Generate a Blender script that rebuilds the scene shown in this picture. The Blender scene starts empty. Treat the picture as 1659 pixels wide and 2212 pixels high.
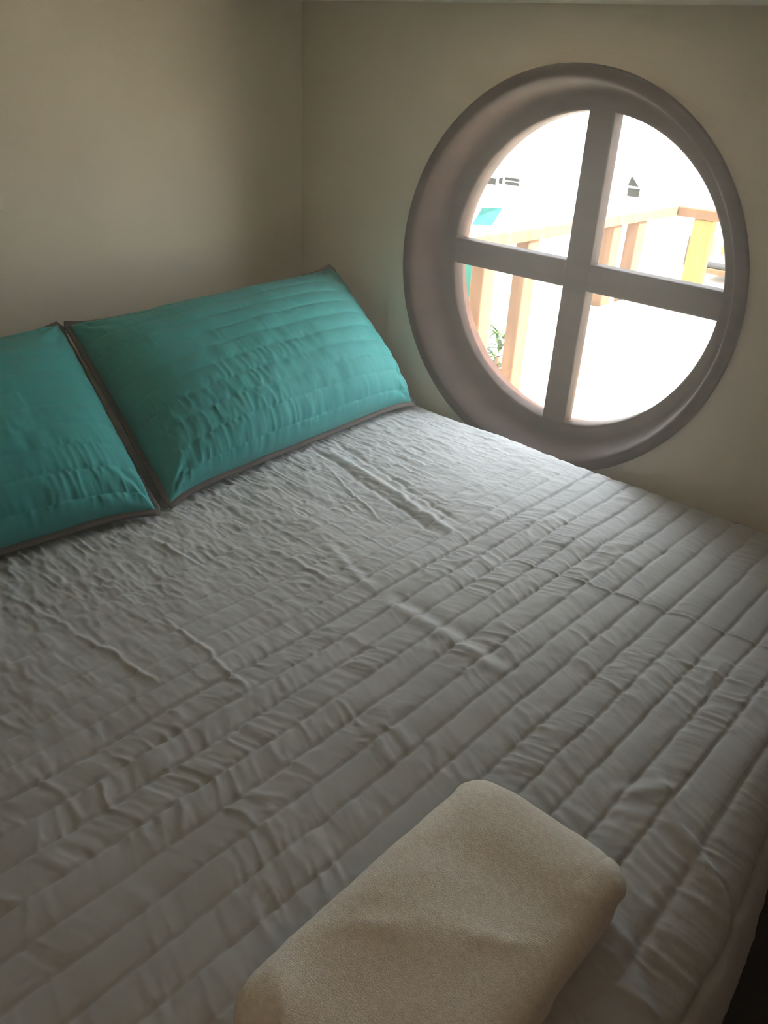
import bpy, bmesh, math, random
import numpy as np
from mathutils import Vector, Euler

C = bpy.context.scene.collection
H = 0.85            # camera height above the bed top
Z0 = 0.90           # bed top height above the cabin floor

# ---------------------------------------------------------------- camera
cam_d = bpy.data.cameras.new('camera')
cam = bpy.data.objects.new('camera', cam_d)
C.objects.link(cam)
cam.location = (2.32824802 * H, -2.09148846 * H, Z0 + H)
cam.rotation_euler = Euler((1.07358025, -0.0506813791, 0.749807112), 'XYZ')
cam_d.sensor_fit = 'AUTO'
cam_d.sensor_width = 36.0
cam_d.lens = 36.0 * 1742.59743 / 2212.0
cam_d.clip_start = 0.02
cam_d.clip_end = 300
bpy.context.scene.camera = cam

# ---------------------------------------------------------------- light
scene = bpy.context.scene
scene.view_settings.view_transform = 'Standard'
scene.view_settings.look = 'None'
scene.view_settings.gamma = 1.0
scene.view_settings.use_curve_mapping = False
scene.view_settings.exposure = 0.0
scene.cycles.use_denoising = True
scene.cycles.max_bounces = 10
scene.cycles.diffuse_bounces = 6
scene.cycles.volume_bounces = 3
scene.cycles.transparent_max_bounces = 12
scene.cycles.sample_clamp_indirect = 12.0

world = bpy.data.worlds.new('sky')
scene.world = world
world.use_nodes = True
bg = world.node_tree.nodes['Background']
bg.inputs[0].default_value = (0.86, 0.93, 1.0, 1)
bg.inputs[1].default_value = 11.8

sun_d = bpy.data.lights.new('sun', 'SUN')
sun_d.energy = 56.0
sun_d.angle = math.radians(1.0)
sun_d.color = (1.0, 0.93, 0.82)
sun = bpy.data.objects.new('sun', sun_d)
C.objects.link(sun)
sun.rotation_euler = Vector((0.66, 0.05, 0.75)).to_track_quat('Z', 'Y').to_euler()

WX, WZ = 1.079 * H, Z0 + 0.488 * H        # centre of the round window
RO, RS, RG = 0.564 * H, 0.530 * H, 0.454 * H

port_d = bpy.data.lights.new('window_daylight', 'AREA')
port_d.shape = 'SQUARE'
port_d.size = 2 * RG
port_d.cycles.is_portal = True
port = bpy.data.objects.new('window_daylight', port_d)
C.objects.link(port)
port.location = (WX, 0.175, WZ)
port.rotation_euler = (math.radians(-90), 0, 0)

# dim warm fill lamp added behind the camera (its made-up fixture is built below)
LAMP = (2.25, -2.25)
lamp_d = bpy.data.lights.new('fill_light', 'POINT')
lamp_d.energy = 3.0
lamp_d.color = (1.0, 0.78, 0.58)
lamp_d.shadow_soft_size = 0.05


# ---------------------------------------------------------------- noise
def _hash(ix, iy, seed):
    n = (ix.astype(np.int64) * 374761393 + iy.astype(np.int64) * 668265263 + seed * 974634777) & 0x7fffffff
    n = ((n ^ (n >> 13)) * 1274126177) & 0x7fffffff
    n = n ^ (n >> 16)
    return (n & 0xffff) / 65535.0


def vnoise(x, y, seed=0):
    x, y = np.broadcast_arrays(np.asarray(x, float), np.asarray(y, float))
    ix, iy = np.floor(x), np.floor(y)
    fx, fy = x - ix, y - iy
    fx = fx * fx * fx * (fx * (fx * 6 - 15) + 10)
    fy = fy * fy * fy * (fy * (fy * 6 - 15) + 10)
    a, b = _hash(ix, iy, seed), _hash(ix + 1, iy, seed)
    c, d = _hash(ix, iy + 1, seed), _hash(ix + 1, iy + 1, seed)
    return (a * (1 - fx) + b * fx) * (1 - fy) + (c * (1 - fx) + d * fx) * fy - 0.5


def fbm(x, y, seed=0, oct=3):
    s, a = 0, 1.0
    for k in range(oct):
        s = s + a * vnoise(x * 2 ** k, y * 2 ** k, seed + 17 * k)
        a *= 0.5
    return s


def ridged(x, y, seed=0):
    return 1 - np.abs(vnoise(x, y, seed) * 2.0) * 1.6


def sstep(a, b, x):
    t = np.clip((x - a) / (b - a), 0, 1)
    return t * t * (3 - 2 * t)


# ---------------------------------------------------------------- materials
def new_mat(name):
    m = bpy.data.materials.new(name)
    m.use_nodes = True
    nt = m.node_tree
    return m, nt, nt.nodes['Principled BSDF']


def node(nt, kind, **kw):
    n = nt.nodes.new(kind)
    for k, v in kw.items():
        if k in n.inputs:
            n.inputs[k].default_value = v
        else:
            setattr(n, k, v)
    return n


def bump(nt, b, height, strength, dist):
    bp = node(nt, 'ShaderNodeBump', Strength=strength, Distance=dist)
    nt.links.new(height, bp.inputs['Height'])
    nt.links.new(bp.outputs[0], b.inputs['Normal'])


def mat_plain(name, col, rough=0.7, var=0.12, scale=8.0, spec=0.3, bstr=0.0, bscale=200.0, bdist=0.001, stretch=(1, 1, 1), sheen=0.0):
    m, nt, b = new_mat(name)
    tc = node(nt, 'ShaderNodeTexCoord')
    mp = node(nt, 'ShaderNodeMapping')
    mp.inputs['Scale'].default_value = stretch
    nt.links.new(tc.outputs['Object'], mp.inputs[0])
    nz = node(nt, 'ShaderNodeTexNoise', Scale=scale, Detail=4.0)
    nt.links.new(mp.outputs[0], nz.inputs['Vector'])
    cr = node(nt, 'ShaderNodeValToRGB')
    cr.color_ramp.elements[0].position = 0.3
    cr.color_ramp.elements[1].position = 0.7
    cr.color_ramp.elements[0].color = tuple(c * (1 - var) for c in col) + (1,)
    cr.color_ramp.elements[1].color = tuple(min(1, c * (1 + var)) for c in col) + (1,)
    nt.links.new(nz.outputs[0], cr.inputs[0])
    nt.links.new(cr.outputs[0], b.inputs['Base Color'])
    b.inputs['Roughness'].default_value = rough
    b.inputs['Specular IOR Level'].default_value = spec
    if sheen:
        b.inputs['Sheen Weight'].default_value = sheen
        b.inputs['Sheen Roughness'].default_value = 0.5
    if bstr:
        n2 = node(nt, 'ShaderNodeTexNoise', Scale=bscale, Detail=3.0)
        nt.links.new(mp.outputs[0], n2.inputs['Vector'])
        bump(nt, b, n2.outputs[0], bstr, bdist)
    return m


def mat_weave(name, col, rough, scale, bstr, bdist, var=0.05, sheen=0.0):
    """woven cloth: two crossing thread waves as bump, faint mottling"""
    m, nt, b = new_mat(name)
    tc = node(nt, 'ShaderNodeTexCoord')
    w1 = node(nt, 'ShaderNodeTexWave', Scale=scale, Distortion=1.5, Detail=1.0)
    w1.bands_direction = 'X'
    w2 = node(nt, 'ShaderNodeTexWave', Scale=scale, Distortion=1.5, Detail=1.0)
    w2.bands_direction = 'Y'
    w3 = node(nt, 'ShaderNodeTexWave', Scale=scale, Distortion=1.5, Detail=1.0)
    w3.bands_direction = 'Z'
    for w in (w1, w2, w3):
        nt.links.new(tc.outputs['Object'], w.inputs['Vector'])
    a = node(nt, 'ShaderNodeMath', operation='ADD')
    nt.links.new(w1.outputs['Fac'], a.inputs[0])
    nt.links.new(w2.outputs['Fac'], a.inputs[1])
    a2 = node(nt, 'ShaderNodeMath', operation='ADD')
    nt.links.new(a.outputs[0], a2.inputs[0])
    nt.links.new(w3.outputs['Fac'], a2.inputs[1])
    bump(nt, b, a2.outputs[0], bstr, bdist)
    nz = node(nt, 'ShaderNodeTexNoise', Scale=6.0, Detail=5.0)
    nt.links.new(tc.outputs['Object'], nz.inputs['Vector'])
    cr = node(nt, 'ShaderNodeValToRGB')
    cr.color_ramp.elements[0].position = 0.3
    cr.color_ramp.elements[1].position = 0.7
    cr.color_ramp.elements[0].color = tuple(c * (1 - var) for c in col) + (1,)
    cr.color_ramp.elements[1].color = tuple(min(1, c * (1 + var)) for c in col) + (1,)
    nt.links.new(nz.outputs[0], cr.inputs[0])
    nt.links.new(cr.outputs[0], b.inputs['Base Color'])
    b.inputs['Roughness'].default_value = rough
    b.inputs['Specular IOR Level'].default_value = 0.2
    if sheen:
        b.inputs['Sheen Weight'].default_value = sheen
    return m


M = {}
M['wall'] = mat_weave('wall_paint', (0.66, 0.58, 0.47), 0.8, 110.0, 0.25, 0.0006, 0.02)
M['dark_walls'] = mat_plain('dark_unseen_walls', (0.10, 0.055, 0.035), 0.5, 0.25, 5.0, 0.4, stretch=(4, 4, 1))  # unseen walls made dark to cut bounce light on the bed foot
M['ceiling'] = mat_plain('cream_ceiling', (0.86, 0.79, 0.65), 0.6, 0.02)
M['floor'] = mat_plain('dark_floor_boards', (0.030, 0.018, 0.012), 0.5, 0.3, 6.0, stretch=(1, 8, 1))
M['quilt'] = mat_weave('grey_quilt_cotton', (0.47, 0.465, 0.465), 0.75, 260.0, 0.15, 0.0004, 0.02, 0.15)
M['mattress'] = mat_plain('white_mattress', (0.7, 0.68, 0.62), 0.9, 0.03)
M['teal'] = mat_weave('teal_quilted_cotton', (0.050, 0.30, 0.29), 0.7, 260.0, 0.15, 0.0004, 0.03, 0.1)
M['binding'] = mat_weave('taupe_binding', (0.12, 0.095, 0.085), 0.8, 260.0, 0.15, 0.0004, 0.04)
M['towel'] = mat_plain('cream_terry', (0.90, 0.825, 0.73), 0.95, 0.08, 160.0, 0.05, 0.7, 600.0, 0.0018, sheen=0.3)
M['wood'] = mat_plain('dark_walnut', (0.027, 0.0110, 0.0075), 0.65, 0.3, 5.0, 0.12, 0.05, 60.0, 0.001, (1, 1, 6))
M['bedwood'] = mat_plain('bed_base_wood', (0.030, 0.017, 0.011), 0.45, 0.3, 5.0, 0.4, stretch=(1, 6, 1))
M['switch'] = mat_plain('ivory_plastic', (0.66, 0.60, 0.49), 0.4, 0.01)
M['brass'] = mat_plain('brass_metal', (0.5, 0.35, 0.14), 0.35, 0.05)
M['rail'] = mat_plain('red_brown_timber', (0.105, 0.058, 0.034), 0.7, 0.25, 4.0, 0.05, stretch=(6, 6, 1))
M['honey'] = mat_plain('sunlit_honey_timber', (0.170, 0.115, 0.040), 0.7, 0.2, 4.0, 0.05, stretch=(6, 6, 1))  # sunlit yellow of the far posts put into the colour; chair shares it
M['deck'] = mat_plain('bleached_deck', (0.72, 0.66, 0.55), 0.7, 0.06, 5.0, 0.3, stretch=(1, 8, 1))
M['sand'] = mat_plain('white_sand', (0.74, 0.70, 0.62), 0.9, 0.05, 0.6)
M['tealpaint'] = mat_plain('teal_paint', (0.005, 0.036, 0.028), 0.6, 0.06, 3.0, 0.05)
M['tealcloth'] = mat_plain('teal_tarp', (0.014, 0.075, 0.066), 0.9, 0.1, 3.0, 0.05)
M['white'] = mat_plain('white_paint', (0.8, 0.79, 0.75), 0.6, 0.03, 3.0)
M['darkglass'] = mat_plain('dark_house_window', (0.010, 0.0105, 0.010), 0.5, 0.1, 3.0, 0.05)
M['thatch'] = mat_plain('weathered_roof', (0.04, 0.03, 0.024), 0.9, 0.2, 3.0)
M['leaf'] = mat_plain('plant_leaf', (0.025, 0.05, 0.008), 0.5, 0.3, 20.0)
M['pot'] = mat_plain('clay_pot', (0.12, 0.06, 0.035), 0.8, 0.1)
M['greycloth'] = mat_plain('grey_cushion_cloth', (0.03, 0.029, 0.031), 0.9, 0.1)
M['rope'] = mat_plain('grey_rope', (0.05, 0.05, 0.05), 0.9, 0.1)


def mat_glass():
    m = bpy.data.materials.new('window_glass')
    m.use_nodes = True
    nt = m.node_tree
    nt.nodes.remove(nt.nodes['Principled BSDF'])
    out = nt.nodes['Material Output']
    tr = node(nt, 'ShaderNodeBsdfTransparent')
    tr.inputs[0].default_value = (0.97, 0.98, 0.97, 1)
    gl = node(nt, 'ShaderNodeBsdfGlossy', Roughness=0.02)
    mx = node(nt, 'ShaderNodeMixShader')
    lw = node(nt, 'ShaderNodeLayerWeight', Blend=0.5)
    pw = node(nt, 'ShaderNodeMath', operation='POWER')
    pw.inputs[1].default_value = 4.0
    ml = node(nt, 'ShaderNodeMath', operation='MULTIPLY_ADD')
    ml.inputs[1].default_value = 0.5
    ml.inputs[2].default_value = 0.03
    nt.links.new(lw.outputs['Facing'], pw.inputs[0])
    nt.links.new(pw.outputs[0], ml.inputs[0])
    nt.links.new(ml.outputs[0], mx.inputs[0])
    nt.links.new(tr.outputs[0], mx.inputs[1])
    nt.links.new(gl.outputs[0], mx.inputs[2])
    nt.links.new(mx.outputs[0], out.inputs['Surface'])
    return m


M['glass'] = mat_glass()


# ---------------------------------------------------------------- builders
def link_mesh(name, me, mat, parent=None, smooth=False):
    o = bpy.data.objects.new(name, me)
    C.objects.link(o)
    if mat:
        me.materials.append(mat)
    if parent:
        o.parent = parent
    if smooth:
        me.polygons.foreach_set('use_smooth', [True] * len(me.polygons))
    return o


def from_bm(name, bm, mat, parent=None, smooth=False):
    bmesh.ops.recalc_face_normals(bm, faces=bm.faces)
    me = bpy.data.meshes.new(name)
    bm.to_mesh(me)
    bm.free()
    return link_mesh(name, me, mat, parent, smooth)


def from_py(name, verts, faces, mat, parent=None, smooth=False):
    me = bpy.data.meshes.new(name)
    me.from_pydata([tuple(v) for v in verts], [], faces)
    me.update()
    return link_mesh(name, me, mat, parent, smooth)


def grid_mesh(name, P, mat, parent=None, close_u=False, close_v=False):
    """P: (n, m, 3) array of points -> smooth quad grid"""
    n, m_, _ = P.shape
    idx = np.arange(n * m_).reshape(n, m_)
    if close_u:
        idx = np.concatenate([idx, idx[:1]], 0)
    if close_v:
        idx = np.concatenate([idx, idx[:, :1]], 1)
    f = np.stack([idx[:-1, :-1], idx[1:, :-1], idx[1:, 1:], idx[:-1, 1:]], -1).reshape(-1, 4)
    me = bpy.data.meshes.new(name)
    me.vertices.add(n * m_)
    me.vertices.foreach_set('co', P.reshape(-1).astype(np.float32))
    me.loops.add(f.size)
    me.loops.foreach_set('vertex_index', f.reshape(-1).astype(np.int32))
    me.polygons.add(len(f))
    me.polygons.foreach_set('loop_start', np.arange(0, f.size, 4, dtype=np.int32))
    me.polygons.foreach_set('loop_total', np.full(len(f), 4, dtype=np.int32))
    me.update(calc_edges=True)
    me.validate()
    return link_mesh(name, me, mat, parent, True)


def bm_box(bm, lo, hi, bev=0.0, seg=2):
    r = bmesh.ops.create_cube(bm, size=1.0)
    vs = r['verts']
    for v in vs:
        v.co = Vector([lo[i] + (v.co[i] + 0.5) * (hi[i] - lo[i]) for i in range(3)])
    if bev > 0:
        es = list({e for v in vs for e in v.link_edges})
        bmesh.ops.bevel(bm, geom=es, offset=bev, segments=seg, affect='EDGES', profile=0.5)


def box(name, lo, hi, mat, parent=None, bev=0.004, seg=2):
    bm = bmesh.new()
    bm_box(bm, lo, hi, bev, seg)
    return from_bm(name, bm, mat, parent)


def empty(name, loc=(0, 0, 0)):
    o = bpy.data.objects.new(name, None)
    o.empty_display_size = 0.1
    C.objects.link(o)
    o.location = loc
    return o


def adopt(o, parent):
    """parent an object whose mesh is in world coordinates"""
    o.parent = parent
    o.matrix_parent_inverse = parent.matrix_basis.inverted()
    return o


def tag(o, label, cat, group=None, kind=None):
    o['label'] = label
    o['category'] = cat
    if group:
        o['group'] = group
    if kind:
        o['kind'] = kind
    return o


def struct(o, label=None, cat=None):
    o['kind'] = 'structure'
    if label:
        o['label'] = label
    if cat:
        o['category'] = cat
    return o


def lathe_y(prof, cx, cz, n=128, closed=True):
    """revolve profile [(radius, y)] about the window axis (parallel to y)"""
    pts = np.array(prof)
    t = np.linspace(0, 2 * np.pi, n, endpoint=False)
    P = np.zeros((n, len(pts), 3))
    P[..., 0] = cx + np.cos(t)[:, None] * pts[:, 0]
    P[..., 1] = pts[:, 1][None]
    P[..., 2] = cz + np.sin(t)[:, None] * pts[:, 0]
    return P[::-1]


def lathe_z(prof, cx, cy, n=48):
    pts = np.array(prof)
    t = np.linspace(0, 2 * np.pi, n, endpoint=False)
    P = np.zeros((n, len(pts), 3))
    P[..., 0] = cx + np.cos(t)[:, None] * pts[:, 0]
    P[..., 1] = cy + np.sin(t)[:, None] * pts[:, 0]
    P[..., 2] = pts[:, 1][None]
    return P


# ---------------------------------------------------------------- room shell
RX, RY = 3.0, -2.75          # foot wall and the wall behind the camera
WT = 0.13                    # thickness of the window wall
ZC = Z0 + 1.198 * H          # ceiling height at the headboard wall
SL = (1.1746 - 1.1981) * H / (1.5192 * H)


def ceil_z(x):
    return ZC + SL * x


def wall_with_hole():
    n = 128
    x0, x1, z0, z1 = -0.12, RX + 0.12, -0.1, ZC + 0.12
    t = [2 * math.pi * i / n for i in range(n)]
    corners = [math.atan2(z - WZ, x - WX) % (2 * math.pi) for x in (x0, x1) for z in (z0, z1)]
    for c in corners:
        k = min(range(n), key=lambda i: abs(t[i] - c))
        t[k] = c
    inner, outer = [], []
    r = RS + 0.012
    for a in t:
        c, s = math.cos(a), math.sin(a)
        k = min(((x1 - WX) / c) if c > 1e-9 else 1e9, ((x0 - WX) / c) if c < -1e-9 else 1e9,
                ((z1 - WZ) / s) if s > 1e-9 else 1e9, ((z0 - WZ) / s) if s < -1e-9 else 1e9)
        inner.append((WX + r * c, WZ + r * s))
        outer.append((WX + k * c, WZ + k * s))
    v, f = [], []
    for y in (0.0, WT):
        v += [(p[0], y, p[1]) for p in inner] + [(p[0], y, p[1]) for p in outer]
    for i in range(n):
        j = (i + 1) % n
        f.append((i, j, n + j, n + i))
        f.append((2 * n + j, 2 * n + i, 3 * n + i, 3 * n + j))
        f.append((j, i, 2 * n + i, 2 * n + j))
        f.append((n + i, n + j, 3 * n + j, 3 * n + i))
    return v, f


v, f = wall_with_hole()
o = from_py('wall_back', v, f, M['wall'])
bm = bmesh.new(); bm.from_mesh(o.data); bmesh.ops.recalc_face_normals(bm, faces=bm.faces); bm.to_mesh(o.data); bm.free()
struct(o, 'beige cabin wall with the big round window', 'wall')
struct(box('wall_left', (-0.12, RY - 0.12, -0.1), (0, 0, ZC + 0.12), M['wall'], bev=0), 'plain beige wall behind the teal pillows', 'wall')
struct(box('wall_right', (RX, RY - 0.12, -0.1), (RX + 0.12, 0, ZC + 0.12), M['dark_walls'], bev=0))
struct(box('wall_front', (0, RY - 0.12, -0.1), (RX, RY, ZC + 0.12), M['dark_walls'], bev=0))
struct(box('floor', (0, RY, -0.1), (RX, 0, 0), M['floor'], bev=0), 'dark cabin floor beside the bed', 'floor')
cv = []
for x in (-0.12, RX + 0.12):
    for y in (RY - 0.12, 0.0):
        cv += [(x, y, ceil_z(x)), (x, y, ceil_z(x) + 0.1)]
o = from_py('ceiling', cv, [(0, 2, 6, 4), (1, 5, 7, 3), (0, 1, 3, 2), (4, 6, 7, 5), (0, 4, 5, 1), (2, 3, 7, 6)], M['ceiling'])
struct(o, 'cream ceiling edge along the top of the window wall', 'ceiling')

# ---------------------------------------------------------------- round window
win = empty('window_1', (WX, 0, WZ))
struct(win, 'large round window with dark wooden frame and crossed bars', 'window')


def in_window(o):
    return adopt(o, win)


# trim ring on the wall
fl = [(RO, 0.002), (RO, -0.010), (RO - 0.003, -0.014), (RS + 0.006, -0.014), (RS, -0.010), (RS, 0.03), (RS + 0.01, 0.03), (RS + 0.01, 0.002), (RO, 0.002)]
o = in_window(grid_mesh('trim_ring', lathe_y(fl, WX, WZ, 160), M['wood'], close_u=True))
# the deep reveal, curving in to the sash like a bowl
rv = [(RS, -0.006), (RS - 0.003, 0.000), (RS - 0.007, 0.030), (RS - 0.012, 0.058), (RS - 0.017, 0.078), (RS - 0.024, 0.090), (RS - 0.033, 0.0965),
      (RS - 0.043, 0.0995), (RG + 0.010, 0.1015), (RG + 0.004, 0.1025), (RG + 0.001, 0.105), (RG, 0.109), (RG, 0.160), (RG + 0.004, 0.165),
      (RS + 0.010, 0.165), (RS + 0.010, -0.004), (RS, -0.006)]
o = in_window(grid_mesh('sash_frame', lathe_y(rv, WX, WZ, 160), M['wood'], close_u=True))


def bar(name, lo, hi):
    return in_window(box(name, lo, hi, M['wood'], bev=0.004))


MX0, MX1 = 1.046 * H, 1.128 * H
MZ0, MZ1 = Z0 + 0.458 * H, Z0 + 0.537 * H
r2 = RG + 0.006
bar('vertical_bar', (MX0, 0.106, WZ - r2), (MX1, 0.150, WZ + r2))
bar('horizontal_bar', (WX - r2, 0.106, MZ0), (MX0 + 0.001, 0.148, MZ1))
bar('horizontal_bar', (MX1 - 0.001, 0.106, MZ0), (WX + r2, 0.148, MZ1))


def pane(ax, bx, az, bz):
    pts = []
    n = 40
    r = RG + 0.002
    corner = (ax, az)
    # arc of the quadrant clipped at the bars
    sx, sz = (1 if bx > 0 else -1), (1 if bz > 0 else -1)
    for k in range(n + 1):
        a = k / n * math.pi / 2
        x, z = WX + sx * r * math.cos(a), WZ + sz * r * math.sin(a)
        x = max(x, ax) if sx > 0 else min(x, ax)
        z = max(z, az) if sz > 0 else min(z, az)
        pts.append((x, z))
    v = [(corner[0], 0.126, corner[1])] + [(p[0], 0.126, p[1]) for p in pts]
    v += [(p[0], 0.130, p[2]) for p in v]
    m = len(pts) + 1
    f = []
    for k in range(1, m - 1):
        f.append((0, k, k + 1)); f.append((m, m + k + 1, m + k))
        f.append((k, m + k, m + k + 1, k + 1))
    o = from_py('pane', v, f, M['glass'])
    return in_window(o)


pane(MX0 + 0.01, -1, MZ1 - 0.01, 1)
pane(MX1 - 0.01, 1, MZ1 - 0.01, 1)
pane(MX0 + 0.01, -1, MZ0 + 0.01, -1)
pane(MX1 - 0.01, 1, MZ0 + 0.01, -1)

# ---------------------------------------------------------------- bed
BX, BY = 1.87, -1.98
bed = empty('bed', (0, 0, 0))
tag(bed, 'low dark wooden bed in the corner under the round window', 'bed')
box('bed_base', (0.01, BY + 0.03, 0.0), (BX - 0.03, -0.02, 0.62), M['bedwood'], bed, 0.006)
box('side_rail', (BX - 0.03, BY + 0.02, 0.50), (BX - 0.006, -0.02, 0.66), M['bedwood'], bed, 0.005)
box('mattress', (0.012, BY + 0.03, 0.62), (BX - 0.035, -0.035, Z0 - 0.025), M['mattress'], bed, 0.05, 4)

# the quilt: a fine cloth grid laid over the mattress, its stitched channels, puckers and fold creases modelled
X_SEAM, PITCH = 1.352 * H, 0.0606 * H


def crease(x, y, x0, y0, x1, y1, w, amp, skew=0.0, wig=0.004, seed=0, fade=0.06):
    """a fold line from (x0,y0) to (x1,y1): raised on one side, sunk on the other"""
    L = math.hypot(x1 - x0, y1 - y0)
    tx, ty = (x1 - x0) / L, (y1 - y0) / L
    s = (x - x0) * tx + (y - y0) * ty
    d = -(x - x0) * ty + (y - y0) * tx
    d = d + wig * vnoise(s * 22, 0 * s, seed) * 2 + wig * vnoise(s * 60, 0 * s, seed + 5)
    e = sstep(0, fade, s) * sstep(0, fade, L - s)
    g = np.exp(-(d / w) ** 2)
    asym = g * (1 - skew) + skew * (-(d / w)) * g * 1.6
    return amp * e * asym


def quilt_height(x, y):
    ph = (x - X_SEAM) / PITCH
    ph = ph + 0.05 * vnoise(x * 3, y * 5, 3) + 0.03 * vnoise(x * 10, y * 18, 4)
    band = np.floor(ph)
    fr = ph - band
    arch = np.sin(np.pi * np.clip(fr, 0, 1))
    far = sstep(0.55 * H, 1.28 * H, x)              # stitching lies flatter by the pillows
    foot = sstep(X_SEAM - 0.01, X_SEAM + 0.01, x)
    amp = 0.0007 + 0.0020 * far + 0.0010 * foot
    line = np.minimum(fr, 1 - fr) * PITCH
    h = amp * (arch ** 0.5) + (0.0002 + 0.0012 * far + 0.0010 * foot) * (1 - np.exp(-(line / 0.0032) ** 1.5))
    # puckers across each channel, strongest beside the stitching
    edge = 1 - 0.50 * arch
    slant = 0.35 * (fr - 0.5) * PITCH
    yy = y + slant * np.where(_hash(band, band * 0, 7) > 0.5, 1, -1) + 0.004 * vnoise(x * 60, y * 40, 12)
    dens = 0.35 + 0.65 * sstep(-0.15, 0.25, fbm(x * 5, y * 6, 21, 2) + 0.05)
    pk = ridged(band * 3.7 + fr * 0.9, yy * 46, 31)
    pk2 = ridged(band * 5.1 + fr * 1.6, yy * 95, 33)
    pk3 = np.clip(ridged(band * 9.3 + fr * 0.7, yy * 19, 35), -1, 1)
    h = h + (0.0024 * np.clip(pk, -.1, 1) * edge * dens + 0.0014 * np.clip(pk2, -.1, 1) * edge * dens
             + 0.0030 * np.clip(pk3 - 0.35, 0, 1) * dens) * (0.55 + 0.45 * foot)
    # crumpled cloth near the pillows: short crossing wrinkles
    cr = (1 - foot) * (0.28 + 0.50 * (1 - far))
    wx, wy = x + 0.010 * fbm(x * 14, y * 14, 46, 2), y + 0.010 * fbm(x * 12, y * 16, 47, 2)
    h = h + cr * (0.0034 * np.clip(ridged(wx * 17, wy * 52, 41) - .1, -.2, 1)
                  + 0.0020 * np.clip(ridged(wx * 30, wy * 95, 43), -.2, 1) + 0.0014 * fbm(x * 50, y * 120, 45, 2))
    # soft undulation
    h = h + 0.010 * fbm(x * 2.2, y * 2.4, 51, 2) + 0.004 * fbm(x * 7, y * 8, 53, 2)
    # the tight seam line
    h = h - 0.004 * np.exp(-((x - X_SEAM) / 0.004) ** 2)
    # packaging fold creases, running along the bed
    K = [(0.70, -.528, 1.32, -.652, .014, .0085, .55), (0.66, -.470, 1.30, -.610, .007, -.0035, .0), (0.66, -.56, 1.28, -.690, .007, -.0035, 0.),
         (0.80, -.62, 1.15, -.75, .0045, .0030, .6), (0.75, -.43, 1.0, -.47, .006, .0025, .4),
         (1.36, -.985, 1.74, -1.005, .022, .006, .9), (1.08, -.91, 1.36, -.985, .014, .004, .7),
         (1.44, -.665, 1.70, -.60, .0045, .0034, .5), (1.62, -.62, 2.12, -.53, .0045, .0036, .6),
         (0.78, -1.57, 1.30, -1.490, .006, .0030, .5), (1.10, -1.372, 1.44, -1.388, .006, .0038, .5),
         (0.80, -1.22, 1.05, -1.20, .006, .0035, .5), (1.0, -1.04, 1.28, -1.02, .007, .0034, .5),
         (1.3, -1.76, 1.5, -1.74, .006, .0025, .5), (0.95, -1.80, 1.25, -1.72, .006, .003, .5),
         (1.50, -1.29, 1.66, -1.31, .005, .0025, .4), (1.75, -.87, 1.95, -.90, .006, .003, .4),
         (2.02, -1.02, 2.22, -1.22, .012, .009, .5), (1.98, -1.15, 2.10, -1.02, .014, .006, .4),
         (2.10, -1.30, 2.25, -1.52, .016, .010, .5), (1.88, -.73, 2.1, -.70, .006, .003, .4)]
    for i, (a, b, c, d, w, am, sk) in enumerate(K):
        h = h + crease(x, y, a * H, b * H, c * H, d * H, w, am, sk, seed=60 + i)
    return h


def build_quilt():
    ds = 0.0027
    Ltop, R, drop = 1.785, 0.075, 0.095
    s = np.arange(0, Ltop + R * math.pi / 2 + drop, ds)
    Rt = 0.05
    W = 1.93
    t = np.arange(-0.10, W + 0.12, ds)           # t runs from the window wall towards the open side
    S, T = np.meshgrid(s, t, indexing='ij')
    # foot end profile
    a = np.clip((S - Ltop) / R, 0, math.pi / 2)
    X = 0.012 + np.minimum(S, Ltop) + R * np.sin(a)
    Zs = -R * (1 - np.cos(a)) - np.maximum(S - Ltop - R * math.pi / 2, 0)
    ths = a
    # window side: rolls down against the wall; open side: rolls down and hangs
    y0 = -0.060
    b = np.clip(-(T - 0.0) / 0.042, 0, math.pi / 2)
    c = np.clip((T - W) / Rt, 0, math.pi / 2)
    Y = y0 - np.clip(T, 0, W) + 0.042 * np.sin(b) - Rt * np.sin(c)
    Zt = -0.042 * (1 - np.cos(b)) - np.maximum(-T - 0.042 * math.pi / 2, 0) - Rt * (1 - np.cos(c)) - np.maximum(T - W - Rt * math.pi / 2, 0)
    # hanging foot flares a little towards the open side
    X = X + 0.055 * sstep(0.65, 1.15, -Y) * np.sin(a) * 1.0
    h = quilt_height(S + 0.012, Y)
    nx = np.sin(ths)
    ny = np.sin(b) - np.sin(c)
    nz = np.cos(ths) * np.cos(b) * np.cos(c) + 1e-3
    nn = np.sqrt(nx ** 2 + ny ** 2 + nz ** 2)
    lim = sstep(-0.075, 0.01, T)                  # pressed flat where it meets the wall
    h = h * (0.25 + 0.75 * lim)
    P = np.stack([X + h * nx / nn, np.minimum(Y + h * ny / nn, -0.004), Z0 - 0.004 + Zs + Zt + h * nz / nn], -1)
    return grid_mesh('quilt', P[:, ::-1], M['quilt'])


quilt = build_quilt()
tag(quilt, 'grey channel stitched quilt spread over the whole bed', 'quilt')


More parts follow.
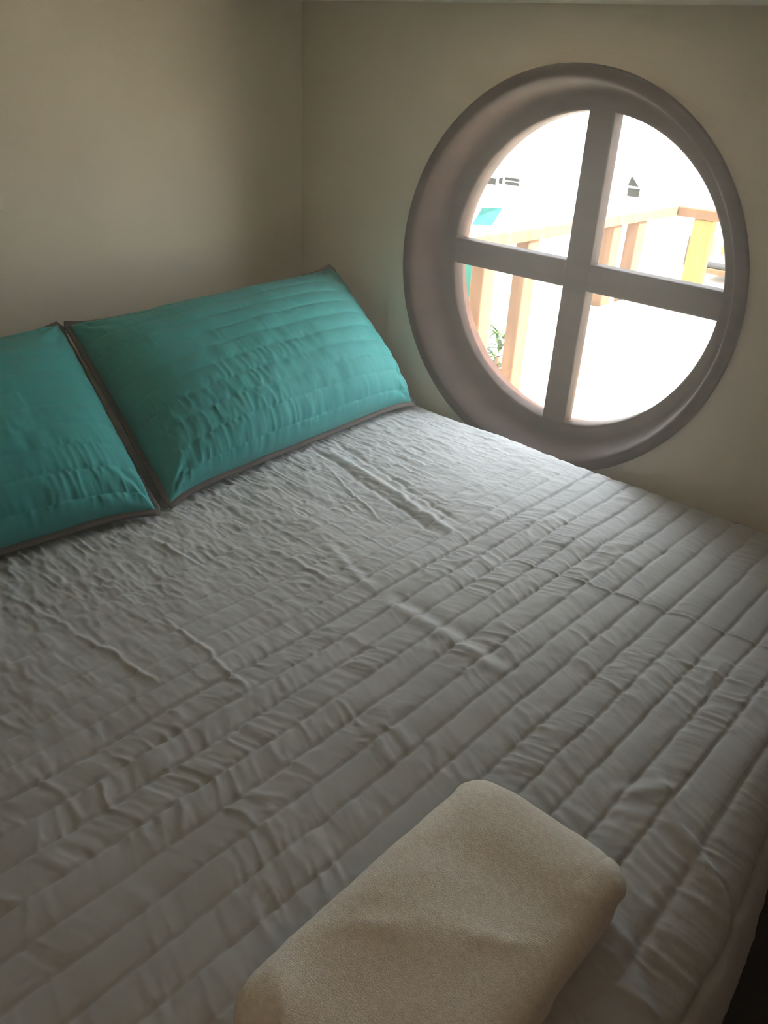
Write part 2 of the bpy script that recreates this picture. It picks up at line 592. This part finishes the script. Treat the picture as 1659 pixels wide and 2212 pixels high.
# ---------------------------------------------------------------- pillows
def make_pillow(name, BL, BR, TR, TL, seed, t_front=0.125, t_back=0.075, tail=0.0):
    """BL.. are world corners (y- side = left). Quilted sham with a flat taupe binding."""
    BL, BR, TR, TL = [np.array(p) for p in (BL, BR, TR, TL)]
    nu, nv = 300, 190
    u = np.sin(np.linspace(-1, 1, nu) * math.pi / 2 * 0.92) / math.sin(math.pi / 2 * 0.92)
    v = np.sin(np.linspace(-1, 1, nv) * math.pi / 2 * 0.92) / math.sin(math.pi / 2 * 0.92)
    U, V = np.meshgrid(u, v, indexing='ij')
    U0, V0 = U, V

    def place(U, V):
        pu = U * (1 - 0.012 * (1 - V ** 6))
        pv = V * (1 - 0.075 * (1 - np.abs(U) ** 9))
        a, b = (pu + 1) / 2, (pv + 1) / 2
        P = ((1 - a) * (1 - b))[..., None] * BL + (a * (1 - b))[..., None] * BR + (a * b)[..., None] * TR + ((1 - a) * b)[..., None] * TL
        return P
    ex = (BR - BL) + (TR - TL)
    ez = (TL - BL) + (TR - BR)
    L, Hh = np.linalg.norm(ex) / 2, np.linalg.norm(ez) / 2
    n = np.cross(ex, ez)
    n /= np.linalg.norm(n)
    if n[0] < 0:
        n = -n
    fat = np.clip(1 - np.abs(U) ** 3.0, 0, 1) ** 0.5 * np.clip(1 - np.abs(V) ** 2.4, 0, 1) ** 0.55
    sag = 1 - 0.16 * V                         # fuller towards the bottom
    base = place(U, V)
    # stitch channels, about 5 cm apart
    rows = Hh / 0.0515
    ph = (V + 1) / 2 * rows + 0.5 + 0.05 * vnoise(U * 4, V * 3, seed)
    band = np.floor(ph)
    fr = ph - band
    arch = np.sin(np.pi * fr)
    su = U * L / 2
    sv = V * Hh / 2
    low = 0.35 + 0.65 * sstep(0.35, -0.55, V)
    h = 0.0062 * arch ** 0.42
    yy = su + 0.15 * (fr - 0.5) * 0.05 + 0.003 * vnoise(su * 60, sv * 60, seed + 2)
    dens = 0.35 + 0.65 * sstep(-0.2, 0.2, fbm(su * 6, sv * 7, seed + 9, 2) + 0.12)
    h = h + low * dens * (1 - 0.45 * arch) * (0.0037 * np.clip(ridged(yy * 58, band * 3.1 + fr * 0.7, seed + 3), -.2, 1)
                                              + 0.0013 * np.clip(ridged(yy * 120, band * 4.7 + fr, seed + 4), -.2, 1))
    h = h + 0.010 * fbm(su * 5, sv * 5, seed + 5, 2) + 0.004 * fbm(su * 16, sv * 14, seed + 6, 2)
    # gathers running in from the corners
    for cu in (-1, 1):
        for cvv in (-1, 1):
            du, dv = (U - cu) * L / 2, (V - cvv) * Hh / 2
            r = np.sqrt(du ** 2 + dv ** 2)
            an = np.arctan2(dv, du)
            h = h + 0.0030 * np.exp(-((r - 0.06) / 0.05) ** 2) * np.sin(an * 9 + seed + 3 * vnoise(r * 40, an * 2, seed + 30)) * sstep(0.0, 0.03, r)
    hb = sstep(0, 0.16, fat)
    front = base + n * (t_front * fat * sag + h * hb + 0.002)[..., None]
    back = base - n * (t_back * fat * sag + 0.002)[..., None]
    # gravity: the pillow rests on the quilt and keeps off the walls
    for A in (front, back):
        fl = Z0 + 0.012
        A[..., 2] = np.where(A[..., 2] < fl, fl - 0.10 * (fl - A[..., 2]), A[..., 2])
        A[..., 1] = np.minimum(A[..., 1], -0.012)
        A[..., 0] = np.maximum(A[..., 0], 0.012)
    body = np.concatenate([front, back[::-1]], 0)
    # closed shell: rows of front then rows of back (edges welded by proximity along u; v edges bridged)
    root = empty(name, tuple((BL + BR) / 2))
    bm = bmesh.new()
    fv = [[bm.verts.new(p) for p in row] for row in front]
    bv = [[bm.verts.new(p) for p in row] for row in back]
    for i in range(nu - 1):
        for j in range(nv - 1):
            bm.faces.new((fv[i][j], fv[i + 1][j], fv[i + 1][j + 1], fv[i][j + 1]))
            bm.faces.new((bv[i][j], bv[i][j + 1], bv[i + 1][j + 1], bv[i + 1][j]))
    for i in range(nu - 1):
        for j, sgn in ((0, 1), (nv - 1, -1)):
            q = (fv[i][j], bv[i][j], bv[i + 1][j], fv[i + 1][j])
            bm.faces.new(q if sgn > 0 else q[::-1])
    for j in range(nv - 1):
        for i, sgn in ((0, -1), (nu - 1, 1)):
            q = (fv[i][j], bv[i][j], bv[i][j + 1], fv[i][j + 1])
            bm.faces.new(q if sgn > 0 else q[::-1])
    adopt(from_bm('sham', bm, M['teal'], None, True), root)
    # flat binding round the rim
    k = 90
    rim = [(x, -1) for x in np.linspace(-1, 1, k)] + [(1, y) for y in np.linspace(-1, 1, k)[1:]] + \
          [(x, 1) for x in np.linspace(1, -1, k)[1:]] + [(-1, y) for y in np.linspace(1, -1, k)[1:-1]]
    ru, rv_ = np.array(rim).T
    rp = place(ru, rv_)
    ctr = rp.mean(0)
    tan = np.roll(rp, -1, 0) - np.roll(rp, 1, 0)
    tan /= np.linalg.norm(tan, axis=1)[:, None]
    out = np.cross(tan, n)
    flip = np.sign(((rp - ctr) * out).sum(1))
    out = out * flip[:, None]
    wob = 0.006 * np.array([vnoise(np.array(i * 0.13), np.array(0.5), seed + 8) for i in range(len(rp))])
    sec = [(-0.006, 0.0035), (0.008, 0.0035), (0.0125, 0.0015), (0.0125, -0.0015), (0.008, -0.0035), (-0.006, -0.0035)]
    B = np.zeros((len(rp), len(sec), 3))
    for q, (o_, t_) in enumerate(sec):
        B[:, q] = rp + out * o_ + n * (t_ + wob[:, None])
    B[..., 2] = np.maximum(B[..., 2], Z0 + 0.006 + np.array([s_[1] for s_ in sec])[None] * 0.5)
    B[..., 1] = np.minimum(B[..., 1], -0.006)
    B[..., 0] = np.maximum(B[..., 0], 0.006)
    o = adopt(grid_mesh('binding', B, M['binding'], close_u=True, close_v=True), root)
    return root


def hp(x, y, z):
    return (x * H, y * H, Z0 + z * H)


p1 = make_pillow('pillow', hp(.735, -1.105, .016), hp(.664, -.090, .016), hp(.205, -.045, .385), hp(.205, -1.050, .345), 11)
tag(p1, 'teal quilted pillow in the corner beside the round window, fully in view', 'pillow', 'teal quilted pillows')
p2 = make_pillow('pillow', hp(.640, -2.21, .016), hp(.745, -1.152, .016), hp(.185, -1.068, .345), hp(.185, -2.10, .33), 23)
tag(p2, 'teal quilted pillow farther from the window, cut off by the photo edge', 'pillow', 'teal quilted pillows')


# ---------------------------------------------------------------- folded towel
def build_towel():
    x0, x1, y0, y1, zt = 1.576, 1.808, -1.528, -1.100, 0.080
    nu, nv = 260, 220
    cx, cy, hx, hy, hz = (x0 + x1) / 2, (y0 + y1) / 2, (x1 - x0) / 2, (y1 - y0) / 2, zt / 2
    th = np.linspace(0, 2 * math.pi, nu, endpoint=False)
    # cross-section: rounded block; swept along y with rounded ends
    w = np.linspace(-1, 1, nv)
    wy = np.sign(w) * (1 - (1 - np.abs(w)) ** 1.8)
    e = 5.0
    c, s = np.cos(th), np.sin(th)
    sx = np.sign(c) * np.abs(c) ** (2 / e)
    sz = np.sign(s) * np.abs(s) ** (2 / 2.6)
    end = (1 - np.abs(wy) ** 9) ** (1 / 2.4)
    endx = 0.86 + 0.14 * np.clip(1 - np.abs(wy) ** 12, 0, 1) ** 0.5
    X = cx + hx * sx[:, None] * endx[None]
    Y = cy + hy * wy[None] * (1 - 0.05 * np.abs(sx)[:, None] ** 10) + 0 * X
    Zr = sz[:, None] * end[None]
    Z = hz + hz * Zr
    top = np.clip(Zr, 0, 1)
    und = 0.016 * fbm(X * 7, Y * 6, 71, 2) + 0.0035 * fbm(X * 20, Y * 18, 72, 2) + 0.0007 * vnoise(X * 420, Y * 420, 73)
    # soft crease across the top where it was folded once more
    und = und + crease(X, Y, 1.60, -1.40, 1.79, -1.26, 0.012, 0.004, 0.2, seed=90) + crease(X, Y, 1.58, -1.45, 1.72, -1.56, 0.012, 0.005, 0.2, seed=91)
    Z = Z + und * top
    sidef = 1 - np.abs(Zr)
    X = X + np.sign(c)[:, None] * 0.006 * fbm(Y * 30, Z * 40, 74, 2) * sidef
    # the folded layers show as grooves on the far end
    lay = np.abs(np.sin((Z / zt) * math.pi * 2.0)) ** 0.5
    far = sstep(0.93, 0.995, wy)[None] * np.ones_like(Z)
    Y = Y - (1 - lay) * 0.010 * far * (1 - np.abs(Zr) ** 4)
    ang = math.radians(1.5)
    Xr = cx + (X - cx) * math.cos(ang) - (Y - cy) * math.sin(ang)
    Yr = cy + (X - cx) * math.sin(ang) + (Y - cy) * math.cos(ang)
    rest = quilt_height(Xr, Yr) - 0.004
    Z = Z + np.maximum(rest, -0.002) * (1 - np.clip(Zr, 0, 1)) + 0.0012
    P = np.stack([Xr, Yr, Z + Z0], -1)
    return grid_mesh('towel', P, M['towel'], close_u=True)


towel = build_towel()
tag(towel, 'folded cream terry towel lying on the grey quilt', 'towel')

# ---------------------------------------------------------------- wall switch at the left edge
sy = -1.089 * H
sw = empty('wall_switch', (0, sy - 0.043, Z0 + 0.67 * H))
tag(sw, 'ivory wall switch on the beige wall above the left pillow', 'switch')
adopt(box('plate', (0.0, sy - 0.088, Z0 + 0.622 * H), (0.010, sy, Z0 + 0.622 * H + 0.088), M['switch'], None, 0.005, 3), sw)
adopt(box('rocker', (0.008, sy - 0.064, Z0 + 0.622 * H + 0.022), (0.014, sy - 0.024, Z0 + 0.622 * H + 0.066), M['switch'], None, 0.003, 2), sw)

# ---------------------------------------------------------------- deck outside
ZD = Z0 - 0.27                      # deck level
ZR = Z0 + 0.382                     # top of the hand rail
XR, YR = 0.245, 2.13                # rail line and its far corner
d = box('deck_floor', (XR - 0.08, WT + 0.002, ZD - 0.12), (4.2, YR + 0.08, ZD), M['deck'], bev=0)
struct(d, 'sunlit pale deck outside the round window', 'deck')
g = box('sand_ground', (-60, 0.2, -3.2), (60, 90, -3.0), M['sand'], bev=0)
struct(g, 'white sunlit ground below the deck', 'ground')

rail = empty('railing', (XR, 1.2, ZD))
tag(rail, 'red brown timber deck railing outside the round window', 'railing')


def rbox(name, lo, hi, m='rail', bev=0.006):
    return adopt(box(name, lo, hi, M[m], None, bev), rail)


rbox('hand_rail', (XR - 0.045, WT + 0.02, ZR - 0.045), (XR + 0.045, YR + 0.045, ZR))
rbox('hand_rail', (XR + 0.045, YR - 0.045, ZR - 0.045), (3.6, YR + 0.045, ZR))
for y in (0.33, 0.655, 0.92, 1.565, 1.79):
    rbox('post', (XR - 0.030, y - 0.036, ZD), (XR + 0.030, y + 0.036, ZR - 0.045))
for x in (0.415, 0.80, 1.20, 1.60, 2.0):
    rbox('post', (x - 0.045, YR - 0.03, ZD), (x + 0.045, YR + 0.03, ZR - 0.045), 'honey')['label'] = 'timber post with sunlit yellow put into its colour'

# teal barrel standing beyond the left rail
def barrel(name, x, y, z, r, h, mat, label, cat):
    prof = [(0.001, z), (r * 0.88, z), (r * 0.90, z + 0.01)]
    for k in range(13):
        a = k / 12
        prof.append((r * (0.90 + 0.10 * math.sin(math.pi * a)) + (0.008 if k in (3, 4, 8, 9) else 0), z + 0.02 + a * (h - 0.04)))
    prof += [(r * 0.88, z + h), (r * 0.80, z + h), (r * 0.80, z + h - 0.02), (0.001, z + h - 0.02)]
    o = grid_mesh(name, lathe_z(prof, x, y), mat, close_u=True)
    return tag(o, label, cat)


def hull_boat(name, x, y, z, L, W, D, yaw, mat, label):
    """clinker hull: sections lofted bow to stern; parts rub rail and thwarts"""
    root = empty(name, (x, y, z))
    n, m = 40, 25
    P = np.zeros((n, m, 3))
    for i in range(n):
        a = i / (n - 1)
        w = W / 2 * (1 - abs(2 * a - 0.9) ** 2.6 / 1.1 ** 2.6) ** 0.75 if a > 0 else 0.02
        w = max(w, 0.02)
        sheer = D * (1 + 0.25 * (2 * a - 0.9) ** 2)
        keel = 0.25 * D * max(0, (a - 0.8) / 0.2) ** 2
        for j in range(m):
            t = -1 + 2 * j / (m - 1)
            P[i, j] = (-L / 2 + a * L, w * math.copysign(abs(t) ** 0.6, t), keel + (sheer - keel) * abs(t) ** 2.2)
    o = grid_mesh('hull', P, mat)
    sd = o.modifiers.new('thickness', 'SOLIDIFY')
    sd.thickness = 0.05
    o.parent = root
    for sgn in (0, m - 1):
        pts = P[:, sgn]
        sec = [(-.04, -.04), (.04, -.04), (.04, .04), (-.04, .04)]
        B = np.zeros((n, 4, 3))
        for q, (a_, b_) in enumerate(sec):
            B[:, q] = pts + np.array([0, a_, b_])
        o = grid_mesh('rub_rail', B, M['white'], close_v=True)
        o.parent = root
    for a in (0.3, 0.6):
        i = int(a * (n - 1))
        wd = abs(P[i, 0, 1])
        box('thwart', (P[i, 0, 0] - 0.12, -wd * 0.93, P[i, 0, 2] - 0.14), (P[i, 0, 0] + 0.12, wd * 0.93, P[i, 0, 2] - 0.09), M['white'], root)
    root.rotation_euler = (0, 0, yaw)
    tag(root, label, 'boat')
    return root


hull_boat('boat', -10.1, 12.0, -2.999, 4.8, 1.9, 1.25, 0.0, M['tealpaint'], 'teal hulled boat seen past the leftmost railing post')
# low white bench added to stand in for glare over the post feet
bn = empty('glare_bench', (1.7, 1.7, ZD))
tag(bn, 'added long white bench standing in for glare inside the railing', 'bench')
adopt(box('seat', (0.335, 1.33, Z0 - 0.01), (3.2, 2.06, Z0 + 0.03), M['white'], None, 0.01), bn)
adopt(box('front_panel', (0.36, 1.36, ZD), (3.18, 1.39, Z0 - 0.01), M['white'], None, 0.003), bn)
for lx in (0.36, 3.14):
    adopt(box('end_panel', (lx, 1.39, ZD), (lx + 0.04, 2.04, Z0 - 0.01), M['white'], None, 0.003), bn)

# white box added by the rail, standing in for glare beside the bench
sb = empty('glare_box', (0.26, 1.28, ZD))
tag(sb, 'added small white box standing in for glare by the left railing', 'box')
adopt(box('body', (0.20, 1.06, ZD), (0.322, 1.48, Z0 - 0.03), M['white'], None, 0.006), sb)
adopt(box('lid', (0.195, 1.05, Z0 - 0.03), (0.325, 1.49, Z0 + 0.0), M['white'], None, 0.006), sb)

# white jetty beyond the deck railing
j = box('jetty_floor', (-0.75, YR + 0.12, ZD - 0.12), (4.2, 6.5, ZD - 0.002), M['deck'], bev=0)
struct(j, 'sunlit pale jetty beyond the railing', 'jetty')

# chair with a grey cushion on the jetty
def chair():
    x0, x1, y0, y1 = -0.255, 0.205, 3.78, 4.24
    root = empty('deck_chair', ((x0 + x1) / 2, (y0 + y1) / 2, ZD))
    tag(root, 'low honey timber deck chair with grey cushion at the right edge of the window', 'chair')
    z = ZD

    def p(name, lo, hi, m='honey', bev=0.005):
        return adopt(box(name, lo, hi, M[m], None, bev), root)
    for lx, ly in ((x0, y0), (x1 - .04, y0), (x0, y1 - .04), (x1 - .04, y1 - .04)):
        p('leg', (lx, ly, z), (lx + .04, ly + .04, z + (0.09 if ly == y0 else 0.28)), 'rail')
    p('seat_frame', (x0, y0, z + .055), (x1, y1, z + .09), 'rail')
    p('cushion', (x0 + .015, y0 + .01, z + .088), (x1 - .015, y1 - .06, z + .135), 'greycloth', 0.02)
    p('backrest', (x0, y1 - .05, z + .12), (x1, y1 - .015, z + .30))
    return root


chair()
for k, (w, hgt, z) in enumerate(((0.15, 0.105, 0.0), (0.13, 0.10, 0.125))):
    cr = empty('crate', (-0.45, 4.28, ZD + z))
    zz = ZD - 0.001 + (0.0 if k == 0 else 0.1065)
    hgt = 0.107 if k == 0 else 0.10
    for nm, lo, hi in (('side', (-.52, 4.22, zz), (-.505, 4.36, zz + hgt)), ('side', (-.375, 4.22, zz), (-.36, 4.36, zz + hgt)),
                       ('front', (-.505, 4.22, zz), (-.375, 4.235, zz + hgt)), ('rear', (-.505, 4.345, zz), (-.375, 4.36, zz + hgt)),
                       ('base', (-.505, 4.235, zz), (-.375, 4.345, zz + .015))):
        adopt(box(nm, lo, hi, M['thatch'], None, 0.003), cr)
    tag(cr, ('small brown crate on the jetty beside the sunlit yellow post, lower one' if k == 0 else
             'small brown crate resting on another crate behind the railing'), 'crate', 'crates on the jetty')

# potted plant between the posts
random.seed(4)
pl = empty('potted_plant', (-0.12, 1.31, -3.0))
tag(pl, 'leafy green plant seen low between the left railing posts', 'plant')
px, py, pz = -0.10, 1.33, ZD - 0.02
prof = [(0.001, -2.999), (0.16, -2.999), (0.22, -2.55), (0.235, -2.55), (0.235, -2.50), (0.20, -2.50), (0.19, -2.56), (0.001, -2.56)]
adopt(grid_mesh('pot', lathe_z(prof, px, py), M['pot'], close_u=True), pl)
stem = [(0.02, -2.57), (0.016, -1.2), (0.012, pz)]
adopt(grid_mesh('stem', lathe_z(stem, px, py, 12), M['pot'], close_u=True), pl)
lv, lf = [], []
for k in range(70):
    zc = random.uniform(pz - 0.25, pz + 0.13)
    az = random.uniform(0, 2 * math.pi)
    el = random.uniform(-0.3, 0.9)
    ln = random.uniform(0.045, 0.085)
    st = Vector((px, py, zc))
    dr = Vector((math.cos(az) * math.cos(el), math.sin(az) * math.cos(el), math.sin(el)))
    sd_ = dr.cross(Vector((0, 0, 1))).normalized()
    up = sd_.cross(dr)
    b0 = len(lv)
    for t, w, dz in ((0, .002, 0), (.3, .012, .004), (.6, .014, .002), (.85, .008, -.006), (1, .001, -.014)):
        c_ = st + dr * (0.01 + ln * t) + up * dz
        lv += [c_ - sd_ * w, c_ + up * 0.003, c_ + sd_ * w]
    for q in range(4):
        a_ = b0 + q * 3
        lf += [(a_, a_ + 1, a_ + 4, a_ + 3), (a_ + 1, a_ + 2, a_ + 5, a_ + 4)]
o = from_py('leaves', lv, lf, M['leaf'])
o.modifiers.new('thickness', 'SOLIDIFY').thickness = 0.0012
adopt(o, pl)


# far white houses
SF = (20 + 1.78) / (14 + 1.78)
CX, CE = 1.979, 0.85


def fx(x):
    return (x - CX) * SF + CX


def fz(z):
    return Z0 + (z - CE) * SF + CE


def house(name, x0, x1, ztop, wins, label, gable=None):
    root = empty(name, ((x0 + x1) / 2, 21.5, -3.0))
    tag(root, label, 'house')
    bm = bmesh.new()
    bm_box(bm, (x0, 20.05, -2.999), (x1, 23.0, ztop), 0.02)
    adopt(from_bm('wall', bm, M['white']), root)
    zr = ztop + 0.7
    v = [(x0 - .2, 19.9, ztop), (x1 + .2, 19.9, ztop), (x1 + .2, 23.2, ztop), (x0 - .2, 23.2, ztop), (x0 - .2, 21.5, zr), (x1 + .2, 21.5, zr)]
    o = from_py('roof', v, [(0, 1, 5, 4), (2, 3, 4, 5), (0, 4, 3), (1, 2, 5), (0, 3, 2, 1)], M['white'])
    adopt(o, root)
    for (a, b, c, d_) in wins:
        adopt(box('window', (a, 20.0, c), (b, 20.06, d_), M['darkglass'], None, 0.005), root)
    return root


bh = house('boathouse', fx(-10.6), fx(-8.55), fz(-0.75), [(fx(-9.55), fx(-9.22), fz(-1.18), fz(-1.05)), (fx(-9.12), fx(-9.04), fz(-1.14), fz(-1.02)),
      (fx(-8.96), fx(-8.60), fz(-1.05), fz(-0.99)), (fx(-8.96), fx(-8.60), fz(-1.14), fz(-1.075))],
      'far white boathouse with dark windows at upper left of the view')
tp = [(-13.88, 20.04, Z0 - 2.66), (-13.12, 20.04, Z0 - 2.58), (-13.12, 19.62, Z0 - 3.02), (-13.88, 19.62, Z0 - 3.10)]
tp += [(a, b - 0.03, c - 0.04) for a, b, c in tp]
o = adopt(from_py('tarp', tp, [(0, 1, 2, 3), (7, 6, 5, 4), (0, 4, 5, 1), (1, 5, 6, 2), (2, 6, 7, 3), (3, 7, 4, 0)], M['tealcloth']), bh)
o['label'] = 'teal tarp slung on the front wall'
hs = house('beach_house', fx(-6.9), fx(-5.3), fz(-0.35), [(fx(-6.02), fx(-5.78), fz(-1.02), fz(-0.87))],
           'far white beach house with a dark gable vent right of the upright window bar')
v = [(fx(-6.04), 20.0, fz(-0.83)), (fx(-5.82), 20.0, fz(-0.83)), (fx(-5.99), 20.0, fz(-0.66))]
v += [(a, 20.06, c) for a, b, c in v]
adopt(from_py('gable_vent', v, [(0, 1, 2), (5, 4, 3), (0, 3, 4, 1), (1, 4, 5, 2), (2, 5, 3, 0)], M['darkglass']), hs)

# ---------------------------------------------------------------- added fixture for the fill lamp (unseen, behind the camera)
cl = empty('fill_lamp', (LAMP[0], LAMP[1], ceil_z(LAMP[0])))
tag(cl, 'added warm fill lamp, unseen behind the foot of the bed', 'lamp')
zc = ceil_z(LAMP[0])
adopt(grid_mesh('base', lathe_z([(0.001, zc + 0.002), (0.07, zc + 0.002), (0.07, zc - 0.02), (0.06, zc - 0.025), (0.001, zc - 0.025)], *LAMP), M['brass'], close_u=True), cl)
lamp = bpy.data.objects.new('fill_light', lamp_d)
C.objects.link(lamp)
lamp.location = (LAMP[0], LAMP[1], zc - 0.12)
lamp.parent = cl
lamp.matrix_parent_inverse = cl.matrix_basis.inverted()

# ---------------------------------------------------------------- scattering volume added to imitate lens glare around the window
vm = bpy.data.materials.new('glare_haze')
vm.use_nodes = True
nt = vm.node_tree
nt.nodes.remove(nt.nodes['Principled BSDF'])
vs = node(nt, 'ShaderNodeVolumeScatter', Density=0.044, Anisotropy=0.75)
vs.inputs['Color'].default_value = (1.0, 0.92, 0.84, 1)
nt.links.new(vs.outputs[0], nt.nodes['Material Output'].inputs['Volume'])
hz = box('glare_haze', (-0.06, RY - 0.06, -0.05), (RX + 0.06, 0.140, ZC + 0.05), vm, bev=0)
tag(hz, 'faint scattering volume added to imitate lens glare around the window', 'glare_haze', kind='stuff')
